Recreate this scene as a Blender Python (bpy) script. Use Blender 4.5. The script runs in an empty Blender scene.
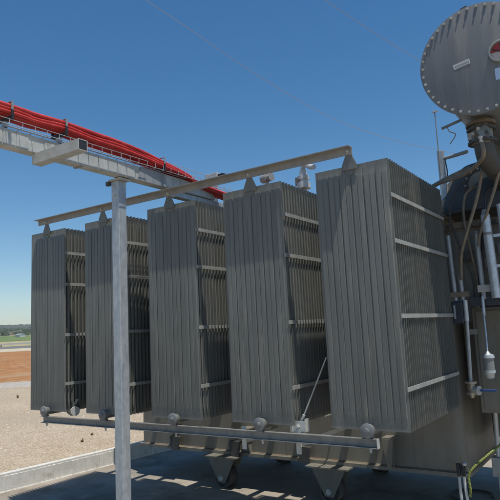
import bpy, bmesh, math, random
from mathutils import Vector, Matrix
random.seed(7)
PI = math.pi
scene = bpy.context.scene
COL = scene.collection

# ------------------------------------------------------------------ materials
def new_mat(name):
    m = bpy.data.materials.new(name); m.use_nodes = True
    nt = m.node_tree; b = nt.nodes['Principled BSDF']
    return m, nt, b

def paint(name, c1, c2, scale=6.0, rough=0.5, metal=0.0, bump=0.0, bump_scale=60, stretch=(1, 1, 1), spec=0.5, third=None, third_amt=0.62, rvar=0.12):
    """Base colour that wanders between two tones (real dirt / wear), with roughness variation and fine bump."""
    m, nt, b = new_mat(name)
    N, L = nt.nodes, nt.links
    tc = N.new('ShaderNodeTexCoord'); mp = N.new('ShaderNodeMapping'); mp.inputs['Scale'].default_value = stretch
    geo = N.new('ShaderNodeNewGeometry')
    L.new(geo.outputs['Position'], mp.inputs['Vector'])
    n1 = N.new('ShaderNodeTexNoise'); n1.inputs['Scale'].default_value = scale; n1.inputs['Detail'].default_value = 8; n1.inputs['Roughness'].default_value = .65
    L.new(mp.outputs[0], n1.inputs['Vector'])
    cr = N.new('ShaderNodeValToRGB')
    cr.color_ramp.elements[0].position = .35; cr.color_ramp.elements[1].position = .68
    cr.color_ramp.elements[0].color = (*c1, 1); cr.color_ramp.elements[1].color = (*c2, 1)
    L.new(n1.outputs['Fac'], cr.inputs['Fac'])
    out = cr.outputs['Color']
    if third:
        n3 = N.new('ShaderNodeTexNoise'); n3.inputs['Scale'].default_value = scale * .6; n3.inputs['Detail'].default_value = 10; n3.inputs['Roughness'].default_value = .75
        mp3 = N.new('ShaderNodeMapping'); mp3.inputs['Location'].default_value = (5.3, 2.1, 7.7); mp3.inputs['Scale'].default_value = stretch
        L.new(geo.outputs['Position'], mp3.inputs['Vector']); L.new(mp3.outputs[0], n3.inputs['Vector'])
        r3 = N.new('ShaderNodeValToRGB'); r3.color_ramp.elements[0].position = third_amt - .06; r3.color_ramp.elements[1].position = third_amt + .06
        L.new(n3.outputs['Fac'], r3.inputs['Fac'])
        mx = N.new('ShaderNodeMix'); mx.data_type = 'RGBA'
        L.new(r3.outputs['Color'], mx.inputs[0]); L.new(out, mx.inputs[6]); mx.inputs[7].default_value = (*third, 1)
        out = mx.outputs[2]
    L.new(out, b.inputs['Base Color'])
    mr = N.new('ShaderNodeMapRange'); mr.inputs['To Min'].default_value = max(0, rough - rvar); mr.inputs['To Max'].default_value = min(1, rough + rvar)
    n2 = N.new('ShaderNodeTexNoise'); n2.inputs['Scale'].default_value = scale * 3; n2.inputs['Detail'].default_value = 5
    L.new(mp.outputs[0], n2.inputs['Vector']); L.new(n2.outputs['Fac'], mr.inputs['Value']); L.new(mr.outputs[0], b.inputs['Roughness'])
    b.inputs['Metallic'].default_value = metal
    b.inputs['Specular IOR Level'].default_value = spec
    if bump:
        nb = N.new('ShaderNodeTexNoise'); nb.inputs['Scale'].default_value = bump_scale; nb.inputs['Detail'].default_value = 6
        L.new(geo.outputs['Position'], nb.inputs['Vector'])
        bp = N.new('ShaderNodeBump'); bp.inputs['Strength'].default_value = bump; bp.inputs['Distance'].default_value = .01
        L.new(nb.outputs['Fac'], bp.inputs['Height']); L.new(bp.outputs[0], b.inputs['Normal'])
    return m

M = {}
M['radiator'] = paint('radiator_paint', (.128, .132, .117), (.180, .184, .164), 5, .42, bump=.08, bump_scale=25, stretch=(4, 4, .3), third=(.24, .225, .19), third_amt=.60)
M['strip'] = paint('strip_galvanised', (.30, .30, .275), (.42, .42, .385), 14, .5, .15)
M['tank'] = paint('tank_paint', (.165, .156, .130), (.225, .212, .178), 3, .5, bump=.08, bump_scale=12, stretch=(2, 2, .4), third=(.145, .115, .075), third_amt=.60)
M['cover'] = paint('conservator_paint', (.14, .147, .15), (.195, .202, .205), 3, .5, bump=.05, bump_scale=10, stretch=(3, 3, .35), third=(.22, .215, .20), third_amt=.60)
M['dial'] = paint('dial_face', (.42, .34, .31), (.50, .42, .39), 12, .5)
M['dialred'] = paint('dial_red', (.30, .03, .025), (.36, .04, .035), 12, .5)
M['dome'] = paint('turret_shaded_paint', (.075, .073, .070), (.11, .107, .10), 4, .75, spec=.25)  # base tone darkened to carry the shade under the conservator
M['galv'] = paint('galvanised_steel', (.36, .39, .41), (.54, .57, .58), 22, .48, .35, bump=.04, bump_scale=80, stretch=(1, 1, .5))
M['galv_dull'] = paint('galvanised_dull', (.40, .41, .38), (.56, .56, .52), 9, .65, .1, bump=.05, bump_scale=60, third=(.33, .31, .26))
M['joint'] = paint('joint_steel', (.24, .25, .25), (.33, .34, .34), 9, .6, .1)
M['beam'] = paint('beam_steel', (.25, .243, .228), (.34, .33, .31), 12, .6, .1, third=(.20, .13, .07), third_amt=.68)
M['rail'] = paint('rail_steel', (.20, .20, .19), (.31, .31, .29), 12, .5, .2)
M['rust'] = paint('rusty_flange', (.14, .115, .08), (.21, .165, .11), 9, .7, third=(.19, .085, .03), third_amt=.58)
M['brown_rod'] = paint('brown_conduit', (.17, .14, .10), (.27, .22, .155), 18, .6)
M['red'] = paint('red_cable', (.50, .022, .02), (.68, .06, .05), 14, .5, bump=.05, bump_scale=30, third=(.40, .035, .03), third_amt=.58)
M['black'] = paint('black_plastic', (.018, .018, .02), (.035, .035, .038), 12, .5)
M['navy'] = paint('navy_box', (.035, .042, .055), (.05, .06, .075), 10, .5)
M['dark'] = paint('dark_steel', (.055, .053, .05), (.085, .082, .076), 12, .7)
M['silver'] = paint('silver_conduit', (.50, .53, .55), (.66, .69, .71), 20, .4, .4)
M['white'] = paint('white_plate', (.50, .50, .48), (.62, .62, .60), 12, .5)
M['blue'] = paint('blue_handle', (.02, .06, .18), (.03, .08, .22), 12, .5)
M['bluelabel'] = paint('pale_blue_plate', (.45, .58, .78), (.55, .66, .82), 12, .5)
M['copper'] = paint('wire', (.30, .24, .22), (.36, .30, .28), 12, .5, .3)
M['brass'] = paint('valve_metal', (.32, .26, .18), (.50, .46, .40), 60, .4, .5)

# yellow-green earth cable
m, nt, b = new_mat('earth_cable')
w = nt.nodes.new('ShaderNodeTexWave'); w.inputs['Scale'].default_value = 18; w.inputs['Distortion'].default_value = 1.5; w.bands_direction = 'DIAGONAL'
g = nt.nodes.new('ShaderNodeNewGeometry'); nt.links.new(g.outputs['Position'], w.inputs['Vector'])
cr = nt.nodes.new('ShaderNodeValToRGB'); cr.color_ramp.interpolation = 'CONSTANT'; cr.color_ramp.elements[1].position = .5
cr.color_ramp.elements[0].color = (.32, .27, .05, 1); cr.color_ramp.elements[1].color = (.05, .13, .03, 1)
nt.links.new(w.outputs['Fac'], cr.inputs['Fac']); nt.links.new(cr.outputs['Color'], b.inputs['Base Color']); b.inputs['Roughness'].default_value = .5
M['earth'] = m

# porcelain / glass
m, nt, b = new_mat('breather_glass'); b.inputs['Base Color'].default_value = (.30, .33, .33, 1); b.inputs['Roughness'].default_value = .15; b.inputs['Transmission Weight'].default_value = .35
M['glass'] = m
m, nt, b = new_mat('gauge_glass'); b.inputs['Base Color'].default_value = (1, 1, 1, 1); b.inputs['Roughness'].default_value = .03; b.inputs['Transmission Weight'].default_value = 1.0
M['gauge_glass'] = m

def ground_mat(name, stops, scale, bump, rough=.9, bump_scale=40, macro=None, coarse=.7):
    """Multi-scale procedural ground: stones via voronoi tones + fine noise."""
    m, nt, b = new_mat(name); N, L = nt.nodes, nt.links
    geo = N.new('ShaderNodeNewGeometry')
    v = N.new('ShaderNodeTexVoronoi'); v.inputs['Scale'].default_value = scale; v.inputs['Randomness'].default_value = 1
    L.new(geo.outputs['Position'], v.inputs['Vector'])
    sep = N.new('ShaderNodeSeparateColor'); L.new(v.outputs['Color'], sep.inputs[0])
    n = N.new('ShaderNodeTexNoise'); n.inputs['Scale'].default_value = coarse; n.inputs['Detail'].default_value = 9; n.inputs['Roughness'].default_value = .7
    L.new(geo.outputs['Position'], n.inputs['Vector'])
    ad = N.new('ShaderNodeMath'); ad.operation = 'MULTIPLY_ADD'; ad.inputs[1].default_value = .55
    L.new(sep.outputs[0], ad.inputs[0])
    m2 = N.new('ShaderNodeMath'); m2.operation = 'MULTIPLY'; m2.inputs[1].default_value = .45; L.new(n.outputs['Fac'], m2.inputs[0])
    L.new(m2.outputs[0], ad.inputs[2])
    cr = N.new('ShaderNodeValToRGB')
    while len(cr.color_ramp.elements) < len(stops): cr.color_ramp.elements.new(.5)
    for e, (p, c) in zip(cr.color_ramp.elements, stops): e.position = p; e.color = (*c, 1)
    L.new(ad.outputs[0], cr.inputs['Fac']); out = cr.outputs['Color']
    if macro:
        n4 = N.new('ShaderNodeTexNoise'); n4.inputs['Scale'].default_value = macro[0]; n4.inputs['Detail'].default_value = 6; n4.inputs['Roughness'].default_value = .6
        L.new(geo.outputs['Position'], n4.inputs['Vector'])
        r4 = N.new('ShaderNodeValToRGB'); r4.color_ramp.elements[0].position = macro[2]; r4.color_ramp.elements[1].position = macro[3]
        L.new(n4.outputs['Fac'], r4.inputs['Fac'])
        mx = N.new('ShaderNodeMix'); mx.data_type = 'RGBA'; L.new(r4.outputs['Color'], mx.inputs[0]); L.new(out, mx.inputs[6]); mx.inputs[7].default_value = (*macro[1], 1)
        out = mx.outputs[2]
    L.new(out, b.inputs['Base Color']); b.inputs['Roughness'].default_value = rough; b.inputs['Specular IOR Level'].default_value = .2
    bp = N.new('ShaderNodeBump'); bp.inputs['Strength'].default_value = bump; bp.inputs['Distance'].default_value = .03
    nb = N.new('ShaderNodeTexVoronoi'); nb.inputs['Scale'].default_value = bump_scale; L.new(geo.outputs['Position'], nb.inputs['Vector'])
    L.new(nb.outputs['Distance'], bp.inputs['Height']); L.new(bp.outputs[0], b.inputs['Normal'])
    return m

M['gravel'] = ground_mat('gravel', [(.15, (.28, .20, .13)), (.4, (.48, .38, .265)), (.62, (.57, .455, .32)), (.85, (.68, .59, .455))], 60, .7, bump_scale=60, macro=(.35, (.42, .345, .25), .48, .72), coarse=1.3)
M['track'] = ground_mat('pale_track', [(.2, (.34, .30, .25)), (.8, (.48, .44, .38))], 12, .4)
M['field'] = ground_mat('brown_field', [(.2, (.27, .12, .045)), (.5, (.34, .155, .055)), (.8, (.42, .22, .095))], 2.5, .6, bump_scale=3, macro=(.35, (.37, .25, .14), .50, .68), coarse=.12)
M['verge'] = ground_mat('verge', [(.2, (.42, .36, .25)), (.8, (.55, .49, .37))], 2, .3, bump_scale=3, coarse=.1)
M['asphalt'] = ground_mat('asphalt', [(.2, (.13, .125, .12)), (.8, (.19, .185, .175))], 20, .2, coarse=.2)
M['dry'] = ground_mat('dry_grass', [(.2, (.30, .26, .13)), (.8, (.45, .38, .22))], .8, .3, bump_scale=2, coarse=.06)
M['green'] = ground_mat('green_crop', [(.2, (.09, .14, .04)), (.8, (.18, .23, .08))], .35, .3, bump_scale=1, coarse=.03, macro=(.02, (.20, .19, .06), .55, .7))
M['scrub'] = ground_mat('scrub', [(.2, (.06, .07, .035)), (.5, (.15, .14, .085)), (.8, (.24, .21, .14))], .12, .2, bump_scale=.3, coarse=.02, macro=(.008, (.30, .25, .16), .52, .62))
M['hill'] = ground_mat('hill', [(.2, (.035, .05, .035)), (.55, (.07, .085, .055)), (.85, (.13, .12, .08))], .06, .2, bump_scale=.2, coarse=.01)
M['concrete'] = paint('bund_concrete', (.25, .215, .17), (.36, .315, .255), 1.6, .85, bump=.25, bump_scale=45, third=(.17, .14, .105), third_amt=.56)

# rough pebble-faced curb
M['curb'] = paint('curb_concrete', (.56, .54, .49), (.70, .68, .62), 9, .85, bump=.3, bump_scale=70, third=(.46, .43, .37), third_amt=.6)

# ------------------------------------------------------------------ mesh helpers
class MB:
    def __init__(s): s.v = []; s.f = []; s.sm = []
    def _add(s, vs, fs, smooth=False):
        o = len(s.v); s.v += [tuple(v) for v in vs]; s.f += [tuple(i + o for i in f) for f in fs]; s.sm += [smooth] * len(fs)
        return s
    def box(s, x0, x1, y0, y1, z0, z1, mat=None):
        vs = [Vector(p) for p in [(x0,y0,z0),(x1,y0,z0),(x1,y1,z0),(x0,y1,z0),(x0,y0,z1),(x1,y0,z1),(x1,y1,z1),(x0,y1,z1)]]
        if mat: vs = [mat @ v for v in vs]
        return s._add(vs, [(0,3,2,1),(4,5,6,7),(0,1,5,4),(1,2,6,5),(2,3,7,6),(3,0,4,7)])
    def bar(s, a, b, wx, wy, up=(0,0,1)):
        a = Vector(a); b = Vector(b); d = (b - a); L = d.length; d.normalize()
        u = Vector(up)
        if abs(d.dot(u)) > .99: u = Vector((1,0,0))
        x = d.cross(u).normalized(); y = x.cross(d).normalized()
        m = Matrix((x, d, y)).transposed().to_4x4(); m.translation = a
        return s.box(-wx/2, wx/2, 0, L, -wy/2, wy/2, m)
    def rings(s, rings, smooth=True, cap=True, closed=True):
        n = len(rings[0]); vs = [p for r in rings for p in r]; fs = []
        for i in range(len(rings) - 1):
            for j in range(n if closed else n - 1):
                k = (j + 1) % n
                fs.append((i*n + j, i*n + k, (i+1)*n + k, (i+1)*n + j))
        s._add(vs, fs, smooth)
        if cap:
            s._add(rings[0], [tuple(range(n))[::-1]]); s._add(rings[-1], [tuple(range(n))])
        return s
    def tube(s, pts, r, n=10, cap=True):
        pts = [Vector(p) for p in pts]; rs = r if isinstance(r, (list, tuple)) else [r] * len(pts)
        up = None; out = []
        for i, p in enumerate(pts):
            if i == 0: d = pts[1] - p
            elif i == len(pts) - 1: d = p - pts[i-1]
            else: d = (pts[i+1] - p).normalized() + (p - pts[i-1]).normalized()
            d.normalize()
            if up is None:
                a = Vector((0,0,1)) if abs(d.z) < .9 else Vector((1,0,0)); up = d.cross(a).normalized()
            up = (up - d * up.dot(d)).normalized(); sd = d.cross(up)
            out.append([p + (up * math.cos(2*PI*k/n) + sd * math.sin(2*PI*k/n)) * rs[i] for k in range(n)])
        return s.rings(out, True, cap)
    def lathe(s, o, ax, prof, n=24):
        """prof: list of (distance along axis, radius)"""
        o = Vector(o); ax = Vector(ax).normalized(); a = Vector((0,0,1)) if abs(ax.z) < .9 else Vector((1,0,0))
        u = ax.cross(a).normalized(); w = ax.cross(u)
        for i in range(len(prof) - 1):
            (t0, r0), (t1, r1) = prof[i], prof[i+1]
            R = [[o + ax * t + (u * math.cos(2*PI*k/n) + w * math.sin(2*PI*k/n)) * r for k in range(n)] for t, r in ((t0, max(r0,1e-4)), (t1, max(r1,1e-4)))]
            s.rings(R, True, False)
        if prof[0][1] > 1e-3: s._add([o + ax*prof[0][0] + (u*math.cos(2*PI*k/n) + w*math.sin(2*PI*k/n))*prof[0][1] for k in range(n)], [tuple(range(n))])
        if prof[-1][1] > 1e-3: s._add([o + ax*prof[-1][0] + (u*math.cos(2*PI*k/n) + w*math.sin(2*PI*k/n))*prof[-1][1] for k in range(n)], [tuple(range(n))])
        return s
    def prism(s, poly, axis, a, b):
        """poly = 2D outline; axis 'x','y','z' extruded a..b"""
        def P(p, t): return {'x': (t, p[0], p[1]), 'y': (p[0], t, p[1]), 'z': (p[0], p[1], t)}[axis]
        n = len(poly); vs = [P(p, a) for p in poly] + [P(p, b) for p in poly]
        fs = [tuple(range(n)), tuple(range(n, 2*n))[::-1]] + [(i, n + i, n + (i+1) % n, (i+1) % n) for i in range(n)]
        return s._add(vs, fs)
    def build(s, name, mat, parent=None, bevel=0, smooth=False):
        me = bpy.data.meshes.new(name); me.from_pydata(s.v, [], s.f); me.materials.append(M[mat] if isinstance(mat, str) else mat)
        bm = bmesh.new(); bm.from_mesh(me); bmesh.ops.remove_doubles(bm, verts=bm.verts, dist=1e-5)
        bmesh.ops.recalc_face_normals(bm, faces=bm.faces)
        for f in bm.faces: f.smooth = False
        bm.to_mesh(me); bm.free()
        if any(s.sm) or smooth:
            for p in me.polygons: p.use_smooth = True
            me.set_sharp_from_angle(angle=math.radians(38))
        o = bpy.data.objects.new(name, me); COL.objects.link(o)
        if parent is not None: o.parent = parent; o.matrix_parent_inverse = parent_world(parent).inverted()
        if bevel:
            md = o.modifiers.new('bevel', 'BEVEL'); md.width = bevel; md.segments = 2; md.limit_method = 'ANGLE'
        return o

def parent_world(p):
    m = Matrix.LocRotScale(p.location, p.rotation_euler, p.scale)
    if p.parent is not None: m = parent_world(p.parent) @ p.matrix_parent_inverse @ m
    return m

def tag(o, label=None, cat=None, group=None, kind=None):
    if label: o['label'] = label
    if cat: o['category'] = cat
    if group: o['group'] = group
    if kind: o['kind'] = kind
    return o
def thing(name, label, cat, loc=(0,0,0), group=None):
    o = bpy.data.objects.new(name, None); COL.objects.link(o); o.location = loc; o.empty_display_size = .1
    return tag(o, label, cat, group)
def structure(name, mb, mat, **k):
    return tag(mb.build(name, mat, **k), kind='structure')

def curve_pts(pts, sub=8):
    """Catmull-Rom through pts"""
    P = [Vector(p) for p in pts]; P = [2*P[0]-P[1]] + P + [2*P[-1]-P[-2]]; out = []
    for i in range(1, len(P) - 2):
        for k in range(sub):
            t = k / sub
            out.append(.5 * ((2*P[i]) + (P[i+1]-P[i-1])*t + (2*P[i-1]-5*P[i]+4*P[i+1]-P[i+2])*t*t + (3*P[i]-P[i-1]-3*P[i+1]+P[i+2])*t**3))
    out.append(P[-2]); return out

# ------------------------------------------------------------------ camera
F, YAW, PITCH, ROLL = 567.906, -0.592398, 0.141775, -0.0483627
CAM = Vector((1.93415, -3.82688, 0.721507))
cy, sy, cp, sp = math.cos(YAW), math.sin(YAW), math.cos(PITCH), math.sin(PITCH)
fw = Vector((sy*cp, cy*cp, sp)); r0 = Vector((cy, -sy, 0)); u0 = r0.cross(fw)
cr_, sr_ = math.cos(ROLL), math.sin(ROLL)
rr = r0*cr_ + u0*sr_; uu = -r0*sr_ + u0*cr_
cam = bpy.data.objects.new('camera', bpy.data.cameras.new('camera')); COL.objects.link(cam)
mw = Matrix((rr, uu, -fw)).transposed().to_4x4(); mw.translation = CAM; cam.matrix_world = mw
cam.data.sensor_width = 36; cam.data.lens = 36 * F / 500; cam.data.clip_end = 8000; cam.data.clip_start = .05
scene.camera = cam

# ------------------------------------------------------------------ light
SUN = Vector((.30, -.105, 1)).normalized()
sd = bpy.data.lights.new('sun', 'SUN'); sd.energy = 4.4; sd.angle = math.radians(.53); sd.color = (1, .955, .88)
so = bpy.data.objects.new('sun', sd); COL.objects.link(so); so.rotation_euler = SUN.to_track_quat('Z', 'Y').to_euler(); so.location = (0, 0, 20)
wd = bpy.data.worlds.new('World'); scene.world = wd; wd.use_nodes = True
nt = wd.node_tree; bg = nt.nodes['Background']
sky = nt.nodes.new('ShaderNodeTexSky'); sky.sky_type = 'NISHITA'; sky.sun_disc = False
sky.sun_elevation = math.asin(SUN.z); sky.sun_rotation = math.atan2(SUN.x, SUN.y)
sky.altitude = 300; sky.air_density = 1.0; sky.dust_density = 0.25; sky.ozone_density = 1.3
hs = nt.nodes.new('ShaderNodeHueSaturation'); hs.inputs['Saturation'].default_value = 1.33; hs.inputs['Hue'].default_value = .4968
nt.links.new(sky.outputs[0], hs.inputs['Color']); nt.links.new(hs.outputs[0], bg.inputs['Color']); bg.inputs['Strength'].default_value = .115
scene.view_settings.view_transform = 'Standard'; scene.view_settings.look = 'None'; scene.view_settings.exposure = 0; scene.view_settings.gamma = 1
scene.render.engine = 'CYCLES'; scene.cycles.max_bounces = 8

# ------------------------------------------------------------------ terrain
ZG, ZF = -0.87, -1.06          # gravel yard level, bund floor level
UX, UY = -.83, .557            # direction away over the field
VX, VY = .557, .83
def tp(d, l, z): return (CAM.x + UX*d + VX*l, CAM.y + UY*d + VY*l, z)
def strip(name, prof, mat, lat=(-1600, 1600), nl=2, noise=0.0):
    ls = [lat[0] + (lat[1]-lat[0]) * i / (nl-1) for i in range(nl)]
    mb = MB(); rings = []
    for d, z, a in prof:
        rings.append([Vector(tp(d, l, z + a * (math.sin(l*.0041 + d*.002) + .6*math.sin(l*.0113 + 1.3) + .25*math.sin(l*.037 + d*.01)))) for l in ls])
    mb.rings(rings, False, False, False)
    return structure(name, mb, mat)

# yard sheet with a rectangular hole for the bund (the bund floor sits lower)
BX0, BX1, BY0, BY1 = -4.62, 9.0, -12.0, 9.0
def bx0(y): return -4.70 + .096 * y      # the curb runs slightly askew
mb = MB()
q = [(-1700, -2600), (3000, -2600), (3000, 2600)]
near = 22.5
# outer quad corners in (d,l) space: d from -1200 to 22.5
A = tp(-1200, -1600, ZG); B = tp(-1200, 1600, ZG); Cc = tp(near, 1600, ZG); D = tp(near, -1600, ZG)
h = [(bx0(BY0)-.06, BY0, ZG), (BX1, BY0, ZG), (BX1, BY1, ZG), (bx0(BY1)-.06, BY1, ZG)]
# A (far right-behind, l=-1600) ... connect each outer corner with matching inner corner
outer = [A, B, Cc, D]
def nearest(c): return min(range(4), key=lambda i: (h[i][0]-c[0])**2 + (h[i][1]-c[1])**2)
bm = bmesh.new()
ov = [bm.verts.new(p) for p in outer]; hv = [bm.verts.new(p) for p in h]
bme = [bm.edges.new((ov[i], ov[(i+1) % 4])) for i in range(4)] + [bm.edges.new((hv[i], hv[(i+1) % 4])) for i in range(4)]
bmesh.ops.triangle_fill(bm, use_beauty=True, use_dissolve=False, edges=bme)
for f in bm.faces:
    f.normal_update()
    if f.normal.z < 0: f.normal_flip()
me = bpy.data.meshes.new('gravel_ground'); bm.to_mesh(me); bm.free(); me.materials.append(M['gravel'])
go = bpy.data.objects.new('gravel_ground', me); COL.objects.link(go); tag(go, kind='structure')

strip('dirt_track', [(22.5, ZG, 0), (24.8, ZG+.02, 0), (25.6, ZG, 0)], 'track')
strip('brown_field', [(25.6, ZG, 0), (60, ZG, 0), (112, ZG, 0)], 'field')
strip('field_verge', [(112, ZG, 0), (127, -.55, 0)], 'verge')
strip('road', [(127, -.50, 0), (141, -.10, 0)], 'asphalt')
strip('dry_ground', [(141, -.12, 0), (170, .45, 0), (205, 1.1, 0)], 'dry')
strip('green_ground', [(205, 1.1, 0), (260, 2.2, 0), (340, 4.4, 0)], 'green')
strip('scrub_hillside', [(340, 4.4, .0), (450, 7.5, .4), (600, 11.6, .8)], 'scrub', nl=120)
strip('hills', [(600, 11.6, .8), (900, 20, 1.6), (1400, 37.0, 2.6), (1600, 34, 2.6), (2400, 10, 0)], 'hill', nl=220)

# bund floor: one sheet with the left edge following the curb
mb = MB(); mb._add([(bx0(BY0)+.0, BY0, ZF), (BX1, BY0, ZF), (BX1, BY1, ZF), (bx0(BY1)+.0, BY1, ZF)], [(0,1,2,3)])
structure('bund_floor', mb, 'concrete')

# kerb round the bund : rough pebble-dash inner face
mb = MB()
random.seed(3)
def kerb_seg(mb, y0, y1):
    prof = []; y = y0; w = 0
    top = ZG + .025
    while y < y1:
        y += random.uniform(.018, .05); w = random.choice((0, 0, .004, .006, .009)) if w < .003 else random.choice((0, 0, .002))
        zt_ = top - .026 - random.uniform(0, .003)
        yy = y + .0015
        for y_, w_k in ((y, None), (yy, w)):
            if w_k is None: w_k = wp if prof else 0
            x = bx0(y_)
            prof.append([Vector((x-.075, y_, ZG-.08)), Vector((x-.075, y_, top-.006)), Vector((x-.070, y_, top)), Vector((x-.006, y_, top)), Vector((x, y_, top-.006)),
                         Vector((x+.001, y_, zt_)), Vector((x+.003+w_k, y_, zt_-.006)), Vector((x+.010+w_k, y_, ZF+.015)), Vector((x+.026, y_, ZF-.02))])
        wp = w
    mb.rings(prof, False, False, False)
kerb_seg(mb, -12, 9)
kb = structure('kerb', mb, 'curb')
mb = MB()
mb.box(bx0(9)-.15, 9.15, 9.0, 9.15, ZF-.02, ZG+.02); mb.box(9.0, 9.15, -12, 9.0, ZF-.02, ZG+.021); mb.box(bx0(-12)-.15, 9.15, -12.15, -12.0, ZF-.02, ZG+.02)
structure('kerb_return', mb, 'curb')

# ------------------------------------------------------------------ radiators
H, W, DEP, SP = 1.90, .5834, 1.285, .89214
NF = 29; PIT = DEP / (NF - 1)
def fin_mesh():
    """one pressed panel: two sheets bulging into six oil channels, welded flat at the edges"""
    z0, z1 = 0.0, H
    e = .0022
    zs = [z0, z0+.045, z0+.085, z0+.10, z1-.10, z1-.085, z1-.045, z1]
    am = [0, 0, .75, 1, 1, .75, 0, 0]
    nch = 6; margin = .011; p = (W - 2*margin) / nch
    xs = [(0, 0)]
    for c in range(nch):
        a = margin + c*p
        xs += [(a + .002, 0), (a + .0055, .8), (a + .009, 1), (a + p/2 - .005, 1.0), (a + p/2 - .0012, .5), (a + p/2 + .0012, .5), (a + p/2 + .005, 1.0), (a + p - .009, 1), (a + p - .0055, .8), (a + p - .002, 0)]
    xs += [(W, 0)]
    B = .0088
    mb = MB(); rings = []
    for z, k in zip(zs, am):
        fr = [Vector((x, -(e + B*h*k), z)) for x, h in xs]; bk = [Vector((x, (e + B*h*k), z)) for x, h in reversed(xs)]
        rings.append(fr + bk)
    mb.rings(rings, False, True)
    return mb
fin_proto = fin_mesh().build('cooling_fin', 'radiator')
fin_proto.data.set_sharp_from_angle(angle=math.radians(20))
FIN = fin_proto.data
bpy.data.objects.remove(fin_proto)

def make_radiator(label):
    t = thing('radiator', label, 'radiator', (0, 0, 0), 'transformer cooling radiators in a row')
    for k in range(NF):
        o = bpy.data.objects.new('cooling_fin', FIN); COL.objects.link(o); o.location = (random.uniform(-.0012, .0012), k*PIT, 0); o.rotation_euler.z = random.uniform(-.0015, .0015); o.parent = t
    cx = W/2
    # bottom collecting pipe with bolted end cap
    mb = MB().tube([(cx, -.045, .004), (cx, 1.755, .004)], .040, 20); mb.build('bottom_pipe', 'radiator', t)
    cap = MB().lathe((cx, -.045, .004), (0, -1, 0), [(0, .040), (0, .050), (.014, .050), (.016, .047), (.019, .020), (.030, .018), (.032, .001)], 24).build('end_cap', 'cover', t)
    # small drain plug under the cap
    MB().lathe((cx, -.02, -.035), (0, 0, -1), [(0, .010), (.02, .010), (.02, .014), (.03, .014)], 10).build('drain_plug', 'rail', t)
    # top pipe
    MB().tube([(cx, -.012, 1.868), (cx, 1.755, 1.868)], .040, 20).build('top_pipe', 'radiator', t)
    MB().lathe((cx + .055, .045, 1.90), (0, 0, 1), [(0, .010), (.012, .010), (.014, .001)], 10).build('vent_plug', 'strip', t)
    # lifting lug
    lug = [(cx-.062, 1.865), (cx+.062, 1.865), (cx+.058, 1.905), (cx+.030, 1.965), (cx+.022, 2.035), (cx-.022, 2.035), (cx-.030, 1.965), (cx-.058, 1.905)]
    MB().prism(lug, 'y', -.0235, -.0155).build('lifting_lug', 'radiator', t, bevel=.0015)
    # side stiffening strips, both sides; spacers grip every fin
    for z in (.28, .775, 1.30, 1.63):
        for s, x in ((1, W+.0025), (-1, -.0085)):
            mb = MB(); mb.box(x, x+.006, -.014 if s > 0 else .06, DEP+.012, z-.015, z+.015)
            mb.build('side_strip', 'strip', t, bevel=.001)
    # top corner rims
    return t
labels = ['leftmost grey ribbed cooling radiator, at the far left end of the transformer row',
          'second grey ribbed radiator from the left, half hidden behind the galvanised post',
          'middle grey ribbed radiator, directly right of the galvanised post',
          'fourth grey ribbed radiator, between the middle one and the nearest one',
          'nearest and largest grey ribbed radiator, at the right end of the row']
r1 = make_radiator(labels[0])
rads = [r1]
for i in range(1, 5):
    r = r1.copy(); COL.objects.link(r); r['label'] = labels[i]; rads.append(r)
    for ch in list(r1.children):
        c = ch.copy(); COL.objects.link(c); c.parent = r
for i, r in enumerate(rads):
    r.location = ((i-4)*SP, (0, .004, -.003, .002, 0)[i], 0); r.rotation_euler.z = math.radians((.25, -.2, .1, -.15, 0)[i])

# ------------------------------------------------------------------ tie beam on top and rail beneath
t = thing('tie_beam', 'long steel angle bar bolted across the lifting lugs on top of the radiators', 'tie beam', (-1.55, -.03, 2.0))
mb = MB(); x0, x1 = -3.41, .325
mb.prism([(-.0300, 1.975), (-.0240, 1.975), (-.0240, 2.0315), (-.0900, 2.0315), (-.0900, 2.0255), (-.0300, 2.0255)], 'x', x0, x1)
mb.build('angle_bar', 'beam', t)
for i in range(5):
    cx = (i-4)*SP + W/2
    MB().lathe((cx, -.031, 2.0), (0, -1, 0), [(0, .014), (.004, .014), (.004, .010), (.014, .010)], 6).build('bolt', 'galv_dull', t)

t = thing('support_rail', 'grey channel rail running below the radiators, fixed to their bottom pipes', 'rail', (-1.5, 0, -.085))
x0, x1 = -3.36, .345
mb = MB(); mb.prism([(-.030, -.118), (.012, -.118), (.012, -.053), (-.030, -.053), (-.030, -.0575), (.0065, -.0575), (.0065, -.1135), (-.030, -.1135)], 'x', x0, x1)
mb.build('channel', 'rail', t)
MB().box(x1, x1+.005, -.030, .012, -.1185, -.0525).build('end_plate', 'galv_dull', t)
for i in range(5):
    cx = (i-4)*SP + W/2
    MB().box(cx-.02, cx+.02, -.012, .004, -.052, -.036).build('saddle', 'rail', t)
    MB().lathe((cx, -.012, -.119), (0, 0, -1), [(0, .013), (.008, .013), (.008, .008), (.030, .008)], 8).build('bolt', 'galv_dull', t)
for x, z1 in ((-.80, -.125), (-.30, -.125)):
    mb = MB(); mb.box(x-.02, x+.02, .02, .026, -.21, -.03); mb.box(x-.02, x-.015, .028, 1.74, -.17, -.13)
    mb.build('bracket_arm', 'galv_dull' if x > -1 else 'rail', t)

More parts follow.
